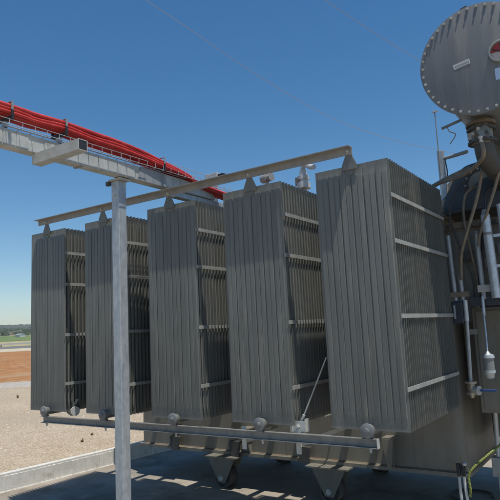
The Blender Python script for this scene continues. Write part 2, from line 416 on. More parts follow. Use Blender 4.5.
# diagonal tie rod between the two nearest radiators
t = thing('tie_rod', 'thin diagonal turnbuckle rod between the two nearest radiators', 'tie rod', (-.30, .06, -.05))
MB().tube([(-.055, .09, .50), (-.300, .06, -.005)], .0055, 8).build('rod', 'galv_dull', t)
MB().tube([(-.262, .064, .073), (-.300, .06, -.005)], .012, 8).build('turnbuckle', 'galv_dull', t)
mb = MB(); mb.box(-.352, -.240, .03, .036, -.050, .030); mb.box(-.246, -.240, .036, .10, -.050, .045); mb.box(-.352, -.346, -.0, .03, -.050, .028)
mb.build('anchor_plate', 'galv_dull', t)
MB().lathe((-.30, .029, -.01), (0, -1, 0), [(0, .017), (.009, .017), (.009, .010), (.02, .010)], 6).build('bolt', 'galv_dull', t)

# drain valve between the two far radiators
t = thing('drain_valve', 'pale metal valve with raised lever between the two leftmost radiators, on the rail', 'valve', (-3.02, .15, -.05))
MB().lathe((-3.09, .14, -.005), (1, -.3, 0), [(0, .046), (.016, .046), (.016, .030), (.06, .036), (.11, .030), (.11, .048), (.130, .048)], 14).build('valve_body', 'galv_dull', t)
MB().tube([(-3.16, .15, -.012), (-3.09, .14, -.005)], .018, 10).build('pipe_stub', 'strip', t)
MB().bar((-3.03, .12, .02), (-2.93, .10, .115), .020, .012).build('lever', 'strip', t)
MB().box(-3.05, -3.01, .10, .16, -.053, -.02).build('foot', 'rail', t)

# ------------------------------------------------------------------ tank
TX0, TX1, TY0, TY1, TZ0, TZ1 = -3.70, .46, 1.75, 3.2, -.66, 1.72
t = thing('transformer_tank', 'big warm grey transformer tank on wheels behind the radiators', 'transformer', (-1.4, 2.2, ZF))
def rrect(x0, x1, y0, y1, r, n=6):
    pts = []
    for cx, cy, a0 in ((x1-r, y0+r, -90), (x1-r, y1-r, 0), (x0+r, y1-r, 90), (x0+r, y0+r, 180)):
        for k in range(n+1):
            a = math.radians(a0 + 90*k/n); pts.append((cx + r*math.cos(a), cy + r*math.sin(a)))
    return pts
def rrprism(mb, x0, x1, y0, y1, r, z0, z1):
    p = rrect(x0, x1, y0, y1, r); mb.rings([[Vector((a, b, z)) for a, b in p] for z in (z0, z1)], True, True); return mb
body = rrprism(MB(), TX0, TX1, TY0, TY1, .09, TZ0, TZ1).build('tank_body', 'tank', t)
lid = rrprism(MB(), TX0-.05, TX1+.06, TY0-.05, TY1+.05, .10, TZ1+.014, TZ1+.036).build('tank_lid', 'rust', t)
rim = rrprism(MB(), TX0-.05, TX1+.06, TY0-.05, TY1+.05, .10, TZ1-.010, TZ1+.010).build('flange_rim', 'rust', t)
def bolts_at(name, mat, parent, spots):
    """one bolt mesh, a copy per spot: (point, axis)"""
    me = MB().lathe((0,0,0), (0,0,1), [(0,.013),(.012,.013),(.012,.008),(.03,.008)], 6).build(name, mat); first = me
    for k, (p, a) in enumerate(spots):
        o = first if k == 0 else first.copy()
        if k: COL.objects.link(o)
        o.parent = parent; o.matrix_parent_inverse = parent_world(parent).inverted()
        o.location = p; o.rotation_euler = Vector(a).to_track_quat('Z', 'Y').to_euler()
sp_ = [((x, TY0-.028, zz), (0,0,sg)) for x in (.20, .32, .44) for zz, sg in ((TZ1+.0365, 1), (TZ1-.0105, -1))]
sp_ += [((TX1+.036, TY0+.08+.12*k, zz), (0,0,sg)) for k in range(11) for zz, sg in ((TZ1+.0365, 1), (TZ1-.0105, -1))]
bolts_at('lid_bolt', 'brown_rod', t, sp_)
rrprism(MB(), TX0-.03, TX1+.03, TY0-.04, TY1+.04, .09, TZ0-.035, TZ0).build('base_plate', 'tank', t)
# vertical stiffeners on the wall behind the radiators
for x in (-3.05, -1.93, -.23):
    mb = MB(); mb.prism([(TY0-.14, -.38), (TY0+.0, -.38), (TY0+.0, TZ0+.0), (TY0-.035, TZ0+.0)], 'x', x-.006, x+.006)
    mb.box(x-.06, x+.06, TY0-.14, TY0, -.38, -.366)
    mb.prism([(x-.055, -.38), (x+.055, -.38), (x+.02, TZ0), (x-.02, TZ0)], 'y', TY0-.145, TY0-.139) if x > -.5 else None
    mb.build('jacking_gusset', 'tank', t)
for x in (-3.02, -2.10, -1.19):
    mb = MB(); mb.prism([(x-.08, -.54), (x+.08, -.54), (x+.05, -.69), (x-.05, -.69)], 'y', TY0-.10, TY0-.085); mb.box(x-.075, x+.075, TY0-.10, TY0-.045, -.54, -.527)
    mb.build('haulage_bracket', 'dark', t)
for x in (-2.62, -1.45, -.02):
    MB().box(x-.006, x+.006, TY0-.004, TY0-.0005, TZ0+.004, TZ1-.02).build('weld_seam', 'tank', t)
MB().prism([(TY0-.012, TZ0+.0005), (TY0-.0005, TZ0+.0005), (TY0-.0005, TZ0+.012)], 'x', TX0+.1, TX1-.1).build('weld_seam', 'rust', t)
# wheels
WR = .12
for x in (-2.28, -.90):
    for y in (1.70, 3.0):
        mb = MB()
        for yy in (y-.085, y+.075):
            mb.prism([(x-.20, TZ0-.035), (x+.20, TZ0-.035), (x+.17, TZ0-.10), (x+.075, ZF+WR+.0), (x+.05, ZF+.07), (x-.05, ZF+.07), (x-.075, ZF+WR+.0), (x-.17, TZ0-.10)], 'y', yy, yy+.012)
        mb.box(x-.24, x+.24, y-.13, y+.13, TZ0-.050, TZ0-.036)
        fk = mb.build('wheel_fork', 'tank', t)
        wh = MB().lathe((x, y-.062, ZF+WR), (0,1,0), [(0,.03),(0,.05),(.02,.055),(.025,WR-.025),(0,WR-.02),(0,WR-.002),(.105,WR),(.105,WR+.018),(.122,WR+.015),(.122,.04)], 32)
        wh.build('wheel', 'dark', fk)
        MB().lathe((x, y-.086, ZF+WR), (0,-1,0), [(0,.030),(.018,.030),(.018,.018),(.026,.018)], 16).build('axle_hub', 'galv_dull', fk)

# tap changer compartment at the right-hand side
t = thing('tap_changer_compartment', 'tall dark steel compartment at the right frame edge, behind the pipes', 'compartment', (1.0, 2.8, -.4))
rrprism(MB(), .56, 1.9, 2.45, 3.4, .05, -.45, 1.66).build('compartment_body', 'tank', t)
rrprism(MB(), .53, 1.95, 2.41, 3.45, .05, 1.662, 1.70).build('compartment_lid', 'rust', t)
for x in (.62, 1.6): MB().box(x-.04, x+.04, 2.9, 2.98, ZF, -.452).build('leg', 'tank', t)

# steel frame that carries the conservator
t = thing('conservator_stand', 'dark steel stand under the big round tank, rising from the transformer lid', 'stand', (1.1, 1.9, 1.5))
MB().box(.30, 1.55, 2.62, 2.72, 1.760, 1.86).build('cross_beam', 'tank', t)
MB().box(.30, 1.55, 1.81, 1.87, 1.76, 1.82).build('cross_beam', 'tank', t)
for y in (1.84, 2.67):
    zl = 1.822 if y < 2 else 1.862
    mb = MB(); mb.prism([(.95, zl), (1.40, zl), (1.40, 2.46), (1.32, 2.40), (1.22, 2.355), (1.13, 2.34), (1.04, 2.355), (.97, 2.39), (.95, 2.42)], 'y', y-.012, y+.012); mb.build('saddle_plate', 'tank', t)
MB().bar((.47, 1.84, 1.30), (1.30, 1.84, 1.758), .06, .06).build('knee_brace', 'tank', t)

# bushing turret with round cover on the lid
t = thing('bushing_turret', 'dark domed steel turret with round bolted cover on the transformer lid', 'turret', (.66, 2.15, 1.74))
MB().lathe((.80, 2.25, 1.74), (0, 0, 1), [(-.04, .30), (0, .60), (.03, .60), (.03, .56), (.16, .54), (.30, .45), (.44, .34), (.54, .22), (.58, .10), (.585, .001)], 40).build('turret_dome', 'dome', t)
ax = Vector((.55, -1, -.05)).normalized(); o = Vector((.80, 1.90, 2.0))
MB().lathe(o, ax, [(-.15, .15), (.06, .15), (.06, .185), (.085, .185)], 32).build('cover_ring', 'dark', t)
MB().lathe(o + ax*.086, ax, [(0, .135), (.012, .135), (.012, .001)], 28).build('round_cover', 'tank', t)
u = ax.cross(Vector((0,0,1))).normalized(); w_ = ax.cross(u)
bolts_at('cover_bolt', 'joint', t, [(o + ax*.0855 + (u*math.cos(2*PI*k/14) + w_*math.sin(2*PI*k/14))*.163, ax) for k in range(14)])
MB().prism([(.66, 1.86), (.69, 1.85), (.80, 1.93), (.78, 1.96), (.74, 1.945), (.67, 1.90)], 'y', 1.755, 1.758).build('name_tag', 'white', t)

# ------------------------------------------------------------------ conservator
CX, CY, CZ, CR = 1.13, .65, 2.73, .445
t = thing('conservator_tank', 'large round grey oil tank with bolted end cover, at the top right corner', 'oil tank', (CX, CY, CZ))
MB().lathe((CX, CY+.03, CZ), (0,1,0), [(0, CR-.055), (1.75, CR-.055), (1.81, CR-.12), (1.83, .001)], 64).build('tank_shell', 'cover', t)
MB().lathe((CX, CY+.014, CZ), (0,1,0), [(0, CR-.04), (0, CR), (.016, CR), (.016, CR-.04)], 72).build('shell_flange', 'cover', t)
MB().lathe((CX, CY+.012, CZ), (0,-1,0), [(0, CR-.05), (0, CR), (.012, CR), (.013, CR-.003), (.0135, .001)], 72).build('end_cover', 'cover', t)
NB = 40
bolt0 = None
for k in range(NB):
    a = 2*PI*(k+.5)/NB
    if bolt0 is None:
        bolt0 = MB().lathe((0, 0, 0), (0,-1,0), [(0,.0115),(.008,.0115),(.008,.006),(.015,.006)], 6).build('flange_bolt', 'galv_dull', None); bo = bolt0
    else:
        bo = bolt0.copy(); COL.objects.link(bo)
    bo.parent = t; bo.matrix_parent_inverse = Matrix.Identity(4)
    bo.location = (math.cos(a)*(CR-.022), -.0018 + random.uniform(0, .0012), math.sin(a)*(CR-.022)); bo.rotation_euler.y = random.uniform(0, 6)
# vertical stiffening lips at the top that cast streaks, lifting lug, label
for dx in (-.20, -.13, .06, .19):
    z = math.sqrt((CR)**2 - dx*dx)
MB().prism([(CX-.12, CZ+CR-.03), (CX-.03, CZ+CR-.012), (CX-.045, CZ+CR+.03), (CX-.09, CZ+CR+.022)], 'y', CY+.034, CY+.05).build('lifting_lug', 'dark', t)
LS = 1.45
ml = Matrix.Translation((1.012, CY-.0035, 2.715)) @ Matrix.Rotation(math.radians(-9), 4, 'Y') @ Matrix.Diagonal((LS, 1, LS, 1))
lab = MB().box(-.044, .044, -.003, 0, -.014, .014, ml).build('white_label', 'white', t)
mb = MB(); random.seed(5); x = -.036
while x < .036:
    wd_ = random.uniform(.003, .008); mb.box(x, x+wd_, -.0045, -.0032, -.006, .006, ml); x += wd_ + .0035
mb.build('label_print', 'joint', lab)
gx, gz = 1.302, 2.728
gg = MB().lathe((gx, CY-.002, gz), (0,-1,0), [(0,.086),(.03,.086),(.036,.081),(.036,.071),(.0,.070)], 36).build('level_gauge', 'strip', t)
MB().lathe((gx, CY-.003, gz), (0,-1,0), [(0,.070),(.014,.070),(.014,.001)], 32).build('dial_face', 'dial', gg)
def fan(a0, a1, r, y, mat, name):
    pts = [(gx, gz)] + [(gx + r*math.cos(math.radians(a0 + (a1-a0)*k/14)), gz + r*math.sin(math.radians(a0 + (a1-a0)*k/14))) for k in range(15)]
    return MB().prism(pts, 'y', y, y-.001).build(name, mat, gg)
fan(95, 180, .067, CY-.0185, 'dialred', 'red_sector'); fan(-80, 93, .067, CY-.0185, 'black', 'black_sector')
MB().bar((gx-.002, CY-.023, gz-.004), (gx-.055, CY-.023, gz+.025), .002, .008).build('needle', 'black', gg)
MB().box(1.245, 1.36, CY-.008, CY-.002, 2.515, 2.605).build('blue_plate', 'bluelabel', t)

# relay under the conservator
t = thing('oil_relay', 'round flanged oil relay on the pipe below the big round tank', 'relay', (1.05, .95, 2.15))
mx = 1.045
MB().lathe((mx, .95, 2.33), (0,0,-1), [(-.06,.075),(.02,.075),(.02,.115),(.045,.115)], 28).build('top_flange', 'rust', t)
MB().lathe((mx, .95, 2.285), (0,0,-1), [(0,.085),(.16,.085)], 28).build('relay_body', 'tank', t)
for z in (2.262, 2.155):
    mb = MB().lathe((mx, .95, z), (0,0,-1), [(0,.085),(0,.112),(.018,.112),(.018,.085)], 28)
    for k in range(10):
        a = 2*PI*k/10; mb.lathe((mx+.099*math.cos(a), .95+.099*math.sin(a), z+.001), (0,0,1), [(0,.009),(.012,.009)], 6)
    mb.build('relay_flange', 'dark', t)
mb = MB().lathe((mx+.035, .865, 2.21), (.15,-1,0), [(0,.045),(.02,.045),(.02,.038),(.024,.001)], 20); mb.build('sight_glass', 'glass', t)
MB().lathe((mx+.01, .855, 2.125), (0,-.2,1), [(0,.016),(.03,.016),(.03,.02),(.045,.02),(.055,.008),(.056,.001)], 12).build('test_valve', 'white', t)
MB().box(mx-.10, mx-.06, .90, .99, 2.175, 2.235).build('terminal_box', 'brass', t)
# pipe below the relay into the turret region
MB().tube(curve_pts([(mx+.01, .95, 2.14), (mx+.012, .96, 2.07), (mx+.01, 1.06, 2.01), (mx, 1.40, 2.0), (mx-.05, 2.0, 1.98)], 6), .078, 20).build('outlet_pipe', 'dome', t)
for k, (dx, z) in enumerate(((-.045, 2.20), (.0, 2.235), (.06, 2.19))): MB().lathe((mx+dx, .868, z), (0,-1,0), [(0,.016),(.012,.016),(.012,.010),(.03,.010),(.03,.014),(.038,.014)], 10).build('plug', ('brass','galv_dull','dark')[k], t)
# signal conduits from relay downwards
MB().tube(curve_pts([(mx+.01, .86, 2.13), (mx+.02, .85, 2.04), (mx-.03, .93, 1.99), (.83, 1.12, 1.955), (.56, 1.30, 1.96)], 8), .017, 10).build('conduit', 'brown_rod', t)

t = thing('slanted_pipe', 'slanting brown-grey pipe from the nearest radiator towards the relay', 'pipe', (.6, 1.4, 1.95))
MB().tube([(.44, 1.32, 1.92), (.62, 1.31, 1.985), (.86, 1.28, 2.045)], .020, 12).build('pipe', 'brown_rod', t)

def rod(name, label, cat, pts, r, mat, grp=None, n=10, smooth=True):
    o = MB().tube(curve_pts(pts, 6) if smooth else pts, r, n).build(name, mat); return tag(o, label, cat, grp)

rod('conduit_rod', 'brown slanted rod, left one of two beside the relay, crossing the lid edge', 'conduit', [(.985, 1.18, 2.02), (.90, 1.22, 1.75), (.735, 1.28, 1.37), (.690, 1.34, 1.24), (.672, 1.36, 1.08)], .0145, 'brown_rod')
rod('conduit_rod', 'brown slanted rod nearest the right edge of the picture, above the bright pipe', 'conduit', [(1.10, 1.22, 1.95), (1.03, 1.25, 1.78), (.875, 1.33, 1.46), (.850, 1.35, 1.36)], .013, 'brown_rod')
t = thing('cable_shelf', 'rusty brown shelf with clipped cables at the tank lid edge, behind the two slanted rods', 'shelf', (.9, 1.6, 1.62))
MB().prism([(.45, 1.60), (1.5, 1.60), (1.5, 1.606), (.45, 1.606)], 'y', 1.52, 1.745).build('shelf_plate', 'rust', t)
MB().box(.45, 1.5, 1.512, 1.5195, 1.565, 1.62).build('front_lip', 'rust', t)
for k in range(5): MB().box(.55+.2*k, .58+.2*k, 1.50, 1.5115, 1.56, 1.60).build('cable_clip', 'dark', t)
for k, (x0_, x1_, m_) in enumerate(((.60, .74, 'dark'), (.72, .78, 'brown_rod'), (.90, .80, 'black'), (1.05, .98, 'dark'), (1.14, 1.16, 'brown_rod'))):
    MB().tube(curve_pts([(x0_+.1, 1.62, 2.0-.05*k), (x0_+.03, 1.50, 1.86), (x0_, 1.475, 1.66), ((x0_+x1_)/2, 1.47, 1.35), (x1_, 1.47, 1.10), (x1_, 1.48, .926)], 6), .0085+.002*(k%3), 8).build('hanging_cable', m_, t)
for k, (x_, z_) in enumerate(((.70, 1.30), (.90, 1.22), (1.02, 1.34))): MB().box(x_-.05, x_+.05, 1.50, 1.56, z_-.045, z_+.045).build('cable_box', ('dark','tank','joint')[k], t, bevel=.004)
MB().box(.45, 1.5, 1.561, 1.575, .93, 1.5645).build('back_plate', 'tank', t)
# silver conduits
t = thing('cable_conduit', 'pair of flat silver conduits beside the nearest radiator, left of the bright pipe', 'conduit', (.60, 1.40, .9), 'silver conduits right of the radiators')
MB().tube([(.585, 1.395, 1.49), (.600, 1.395, .90)], .019, 12).build('pipe', 'galv', t)
MB().tube([(.655, 1.395, 1.12), (.662, 1.395, .90)], .019, 12).build('pipe', 'galv', t)
MB().box(.55, .72, 1.370, 1.40, .93, .975).build('pipe_clip', 'brown_rod', t)
t = thing('cable_conduit', 'single grey conduit pipe between the brown rods and the bright pipe', 'conduit', (.83, 1.40, .9), 'silver conduits right of the radiators')
MB().tube([(.828, 1.40, 1.47), (.835, 1.40, .90)], .021, 12).build('pipe', 'galv', t)
MB().lathe((.828, 1.40, 1.47), (0,0,1), [(-.04,.026),(0,.026),(0,.018),(.03,.012)], 12).build('cable_gland', 'brass', t)
MB().box(.80, .90, 1.36, 1.40, .96, 1.02).build('pipe_clip', 'galv_dull', t)
t = thing('bright_pipe', 'thick bright blue-white pipe standing near the right edge above the cabinet', 'pipe', (.94, 1.33, .9))
MB().tube([(.932, 1.33, 1.615), (.952, 1.33, .90)], .038, 20).build('pipe', 'silver', t)
MB().lathe((.932, 1.33, 1.615), (0,0,1), [(0,.038),(.02,.030),(.05,.024),(.05,.001)], 16).build('pipe_end', 'brass', t)
MB().lathe((.938, 1.33, 1.44), (0,0,1), [(0,.0405),(.022,.0405)], 20).build('clamp_ring', 'rail', t)
t = thing('bright_pipe', 'second bright pipe with cross clips, cut by the right edge of the picture', 'pipe', (1.06, 1.36, .9))
MB().tube([(1.055, 1.36, 1.70), (1.065, 1.36, .90)], .030, 16).build('pipe', 'silver', t)
for z in (1.43, 1.17): MB().box(.98, 1.10, 1.325, 1.345, z-.012, z+.012).build('pipe_clip', 'silver', t)
# junction boxes
t = thing('junction_box', 'dark blue junction box row under the silver conduits', 'junction box', (.62, 1.36, .75), 'junction boxes on the tank side')
MB().box(.560, .660, 1.355, 1.43, .70, .895).build('box_body', 'navy', t, bevel=.006)
MB().box(.568, .652, 1.347, 1.354, .71, .885).build('box_lid', 'navy', t, bevel=.003)
MB().box(.585, .600, 1.343, 1.3465, .74, .86).build('label_strip', 'galv', t)
t = thing('junction_box', 'long dark navy trunking behind the thin rods, just above the tan cabinet', 'junction box', (.85, 1.45, .85), 'junction boxes on the tank side')
MB().box(.70, 1.30, 1.42, 1.50, .845, .925).build('box_body', 'navy', t, bevel=.006)
# lower pipes
t = thing('drain_pipe', 'slim vertical dark grey pipe from the junction boxes down to the drain cock', 'pipe', (.66, 1.40, .23))
MB().tube([(.682, 1.375, .90), (.680, 1.375, .72)], .020, 12).build('sleeve', 'silver', t)
MB().tube([(.680, 1.375, .72), (.655, 1.40, .20)], .016, 12).build('pipe', 'galv', t)
MB().box(.66, .74, 1.40, 1.45, .60, .645).build('pipe_bracket', 'tank', t)
t = thing('drain_cock', 'brass and steel drain cock with blue handle below the slim pipe', 'valve', (.66, 1.40, .13))
MB().lathe((.655, 1.40, .20), (0,0,-1), [(0,.052),(.018,.052),(.018,.030),(.05,.034),(.09,.030),(.09,.046),(.115,.046),(.115,.02),(.14,.018)], 16).build('valve_body', 'brass', t)
MB().lathe((.655, 1.40, .125), (1,-.35,0), [(0,.03),(.06,.03),(.06,.04),(.075,.04)], 14).build('valve_bonnet', 'galv_dull', t)
MB().box(.735, .865, 1.355, 1.375, .118, .138).build('handle', 'blue', t, bevel=.003)
MB().tube([(.655, 1.40, .10), (.64, 1.52, .10)], .03, 12).build('pipe_stub', 'tank', t)
# breather
t = thing('silica_breather', 'grey glass-jar breather hanging on a thin pipe in front of the tan cabinet', 'breather', (.86, 1.2, .25))
MB().tube([(.835, 1.36, .93), (.835, 1.33, .77), (.850, 1.26, .62), (.860, 1.2, .445)], .007, 8).build('thin_pipe', 'silver', t)
MB().tube([(.834, 1.36, .92), (.835, 1.335, .76)], .013, 10).build('sleeve', 'silver', t)
MB().lathe((.860, 1.2, .445), (0,0,-1), [(-.02,.010),(0,.022),(.012,.048),(.035,.052),(.035,.045)], 24).build('top_cap', 'galv', t)
MB().lathe((.860, 1.2, .41), (0,0,-1), [(0,.044),(.10,.044)], 24).build('glass_jar', 'glass', t)
MB().lathe((.860, 1.2, .31), (0,0,-1), [(0,.049),(.02,.049),(.03,.040),(.06,.034),(.07,.013),(.071,.001)], 24).build('bottom_cap', 'galv', t)
MB().tube([(.835, 1.36, .80), (.80, 1.44, .80)], .006, 8).build('stay', 'galv', t)
# cabinet
t = thing('control_cabinet', 'tan steel control cabinet on the transformer side at the right edge', 'cabinet', (.95, 1.9, -.1))
MB().box(.640, 1.35, 1.75, 2.30, -.115, .835).build('cabinet_body', 'tank', t, bevel=.006)
MB().box(.672, 1.32, 1.738, 1.7485, -.085, .805).build('door', 'tank', t, bevel=.004)
MB().box(.505, .638, 1.95, 2.05, .05, .70).build('mounting_bracket', 'tank', t)
MB().box(1.27, 1.30, 1.722, 1.737, .35, .45).build('door_handle', 'black', t)
# light pipe beneath cabinet
t = thing('standpipe', 'pale pipe rising from the floor beneath the tan cabinet', 'pipe', (.66, 2.2, ZF))
MB().tube([(.635, 2.25, -.60), (.650, 2.25, -.16)], .024, 14).build('pipe', 'silver', t)
MB().tube([(.72, 2.25, -.60), (.73, 2.25, -.118)], .018, 14).build('pipe', 'galv', t)
MB().box(.58, .95, 2.19, 2.32, -.78, -.602).build('terminal_block', 'galv_dull', t, bevel=.005)
MB().box(.62, .66, 2.23, 2.28, ZF, -.781).build('foot', 'galv_dull', t)
# earth cable and tubes
rod('earth_cable', 'yellow-green striped earth cable bolted near the tank corner', 'cable', [(.80, 1.62, -.36), (.70, 1.50, -.44), (.60, 1.40, -.53), (.565, 1.38, -.60), (.572, 1.37, -.70), (.56, 1.38, -.76)], .011, 'earth')
t = thing('earth_tubes', 'pair of thin white tubes rising from the floor to the tank corner', 'tube', (.52, 1.38, ZF))
MB().tube(curve_pts([(.480, 1.40, -.61), (.483, 1.39, -.75), (.50, 1.36, -.90), (.56, 1.30, ZF+.005)], 6), .0125, 10).build('tube', 'white', t)
MB().tube(curve_pts([(.520, 1.40, -.56), (.528, 1.39, -.72), (.56, 1.36, -.90), (.63, 1.30, ZF+.005)], 6), .0125, 10).build('tube', 'white', t)
for x in (.480, .520): MB().lathe((x, 1.40, -.50), (0,0,-1), [(0,.012),(.01,.017),(.10,.017)], 10).build('cable_lug', 'black', t)
MB().lathe((.535, 1.39, -.50), (0,0,1), [(-.012,.006),(-.008,.018),(.008,.020),(.018,.012),(.022,.001)], 14).build('bolt_cap', 'galv', t)
MB().box(.44, .56, 1.405, 1.42, -.56, -.50).build('earth_lug', 'tank', t)
pts = [(.30 + .20*math.cos(a), 2.45 + .22*math.sin(a), ZF+.012+.004*math.sin(3*a)) for a in [2*PI*k/40 for k in range(34)]]
rod('hose_loop', 'thin dark hose lying in a loop on the floor beyond the tank corner', 'hose', pts + [(.62, 2.35, ZF+.012), (1.0, 2.2, ZF+.012)], .011, 'dark', smooth=False)

# thin mast and arm
t = thing('spark_gap_mast', 'slim grey post topped by a thin rod, left of the relay', 'mast', (.46, 1.9, 1.74))
MB().box(.435, .495, 1.86, 1.92, 1.737, 2.43).build('post', 'galv', t, bevel=.004)
MB().tube([(.455, 1.855, 2.18), (.455, 1.855, 2.84)], .0055, 8).build('rod', 'joint', t)
MB().box(.425, .485, 1.846, 1.864, 2.835, 2.850).build('rod_tip', 'white', t)
MB().tube([(.50, 1.88, 2.345), (.62, 1.80, 2.33), (.76, 1.70, 2.315)], .017, 10).build('stay_arm', 'joint', t)
MB().tube([(.51, 1.86, 2.32), (.52, 1.86, 2.22), (.515, 1.86, 2.12)], .006, 8).build('hanging_lead', 'dark', t)
t = thing('bird_spike_arm', 'small pointed arm with a dangling wire between mast and round tank', 'arm', (.86, 1.2, 2.45))
MB().bar((.672, 1.2, 2.425), (.90, 1.2, 2.475), .012, .022).build('arm', 'rail', t)
MB().lathe((.90, 1.2, 2.475), (1,0,.2), [(0,.015),(.03,.03),(.12,.03)], 12).build('arm_socket', 'strip', t)
MB().tube(curve_pts([(.72, 1.2, 2.43), (.74, 1.19, 2.38), (.785, 1.2, 2.35), (.77, 1.19, 2.31), (.73, 1.2, 2.27)], 5), .0045, 6).build('dangling_wire', 'strip', t)

# things on the lid seen over the radiators
t = thing('relief_valve', 'white pressure relief valve showing above the fourth radiator', 'valve', (-.95, 1.6, 1.74))
MB().lathe((-.96, 1.6, 1.738), (0,0,1), [(0,.06),(.02,.06),(.02,.035),(.50,.035)], 16).build('riser', 'galv_dull', t)
MB().lathe((-.96, 1.6, 2.25), (0,0,1), [(0,.075),(.06,.075),(.07,.05),(.10,.045),(.10,.065),(.14,.065),(.15,.04),(.20,.04)], 20).build('valve_head', 'white', t)
MB().tube(curve_pts([(-.96, 1.6, 2.43), (-.95, 1.59, 2.49), (-.90, 1.56, 2.50), (-.83, 1.52, 2.455), (-.76, 1.48, 2.43)], 5), .028, 12).build('spout', 'white', t)
MB().box(-1.045, -.99, 1.56, 1.62, 2.29, 2.38).build('terminal_box', 'brown_rod', t)
t = thing('pipe_stub', 'small grey cylinder on a riser above the fourth radiator, behind its lug', 'pipe', (-1.44, 1.6, 1.74))
MB().tube([(-1.44, 1.6, 1.738), (-1.44, 1.6, 2.42)], .025, 12).build('riser', 'galv_dull', t)
MB().lathe((-1.50, 1.6, 2.455), (1,-.2,0), [(0,.045),(.02,.05),(.09,.05),(.09,.035),(.13,.035),(.13,.048),(.15,.048)], 18).build('cylinder', 'beam', t)
t = thing('lid_box', 'small pale box with black glands where the red cables end', 'box', (-2.15, 1.6, 1.74))
MB().box(-2.31, -2.12, 1.55, 1.68, 2.57, 2.66).build('box_body', 'galv_dull', t, bevel=.006)
MB().box(-2.118, -2.03, 1.56, 1.64, 2.57, 2.64).build('gland', 'black', t, bevel=.01)
MB().box(-2.26, -2.20, 1.60, 1.66, 1.757, 2.569).build('stand', 'galv_dull', t)

# ------------------------------------------------------------------ cable tray gantry
TXa, TXb = -1.722, -1.625; TZa, TZb = 2.108, 2.232
t = thing('cable_gantry', 'galvanised cable tray beam carrying red cables over the radiators', 'cable tray', (-1.68, -.4, 2.1))
TY_S, TY_E = -4.2, .84
MB().box(TXa, TXb, TY_S, TY_E, TZa, TZb).build('tray_beam', 'galv_dull', t)
for ya, yb in ((TY_S+.01, -1.36), (-1.25, -.29), (.09, TY_E)):
    mb = MB(); y = ya
    while y + .098 < yb + .003:
        mb.box(TXb+.0005, TXb+.004, y, y+.098, TZa+.006, TZb-.003)
        y += .104
    mb.build('face_plate', 'galv_dull', t)
MB().prism([(-.285, TZa-.002), (.085, TZa-.002), (.055, TZb+.002), (-.25, TZb+.002)], 'x', TXb+.001, TXb+.008).build('joint_plate', 'joint', t)
for y0 in (-3.6, -.9, .25):
    MB().box(TXa-.01, TXb+.006, y0, y0+.03, TZa-.006, TZa-.001).build('under_clip', 'beam', t)
MB().lathe((TXb-.02, -1.16, TZa), (0,0,-1), [(0,.012),(.015,.012)], 8).build('hanging_bolt', 'black', t)
# wire mesh basket
mb = MB(); bxa, bxb = -1.80, -1.57; zb = TZb + .012; zt = zb + .19
for x in [bxa + (bxb-bxa)*k/5 for k in range(6)]: mb.tube([(x, TY_S, zb), (x, 1.15, zb)], .003, 5)
for z in (zb+.04, zb+.085, zb+.135, zt): mb.tube([(bxa, TY_S, z), (bxa, 1.15, z)], .003, 5)
for z in (zb+.04,): mb.tube([(bxb, TY_S, z), (bxb, -.2, z)], .0024, 5)
y = TY_S
while y < 1.15:
    mb.tube([(bxa, y, zt+.012), (bxa, y, zb-.004), (bxb, y, zb-.004), (bxb, y, zb+.042)], .0024, 5); y += .105
mb.build('wire_basket', 'galv', t)
# cross arm: open square tube
mb = MB(); ax0, ax1, ay0, ay1, az0, az1, th = -1.655, -1.13, -1.335, -1.255, 2.022, 2.1015, .005
mb.box(ax0, ax1, ay0, ay1, az0, az0+th); mb.box(ax0, ax1, ay0, ay1, az1-th, az1)
mb.box(ax0, ax1, ay0, ay0+th, az0+th+.0002, az1-th-.0002); mb.box(ax0, ax1, ay1-th, ay1, az0+th+.0002, az1-th-.0002)
ca = mb.build('cross_arm', 'galv_dull', t)
MB().box(ax1-.012, ax1-.002, ay0+th+.001, ay1-th-.001, az0+th+.001, az1-th-.001).build('bore_shade', 'black', ca)  # black slab stands in for the shade inside the open tube

# red cables
t = thing('red_cables', 'bundle of bright red power cables lying along the tray beam', 'cables', (-1.68, -1.0, 2.33))
random.seed(11)
cxs = [-1.592, -1.630, -1.668, -1.704, -1.735]
for li, zoff in enumerate((0, .022, .043)):
    for ci, x in enumerate(cxs):
        j = lambda s=.003: random.uniform(-s, s)*.55
        rc = .0165 if li == 2 and ci < 2 else .0125
        zo = zoff + (.006 if li == 2 and ci < 2 else 0)
        pts = [(x+j(), -4.2, 2.335+zo+j()), (x+j(), -3.0, 2.335+zo+j()), (x+j(), -1.6, 2.345+zo+j(.006)), (x+j(), -1.35, 2.338+zo+j(.008)), (x+j(), -1.1, 2.350+zo+j(.005)), (x+j(), -.8, 2.340+zo+j(.008)), (x+j(), -.55, 2.335+zo+j(.008)),
               (x+j(.014), -.25, 2.322+zo*.95+j()), (x+j(.018), .03, 2.290+zo*.85), (x+j(.02), .34, 2.258+zo*.55), (x-.01+j(.02), .56, 2.205+zo*.4),
               (x+.02+j(.02), .78, 2.175+zo*.35), (x+.10+ci*.01, .95, 2.13+zo*.3), (x+.17+ci*.01, 1.08+.02*li, 2.05+zo*.2), (x+.20+ci*.01, 1.35+.02*li, 1.93), (x+.20+ci*.01, 1.80+.02*li, 1.90), (x+.20+ci*.01, 1.86+.02*li, 1.76)]
        MB().tube(curve_pts(pts, 6), rc, 10).build('cable', 'red', t)
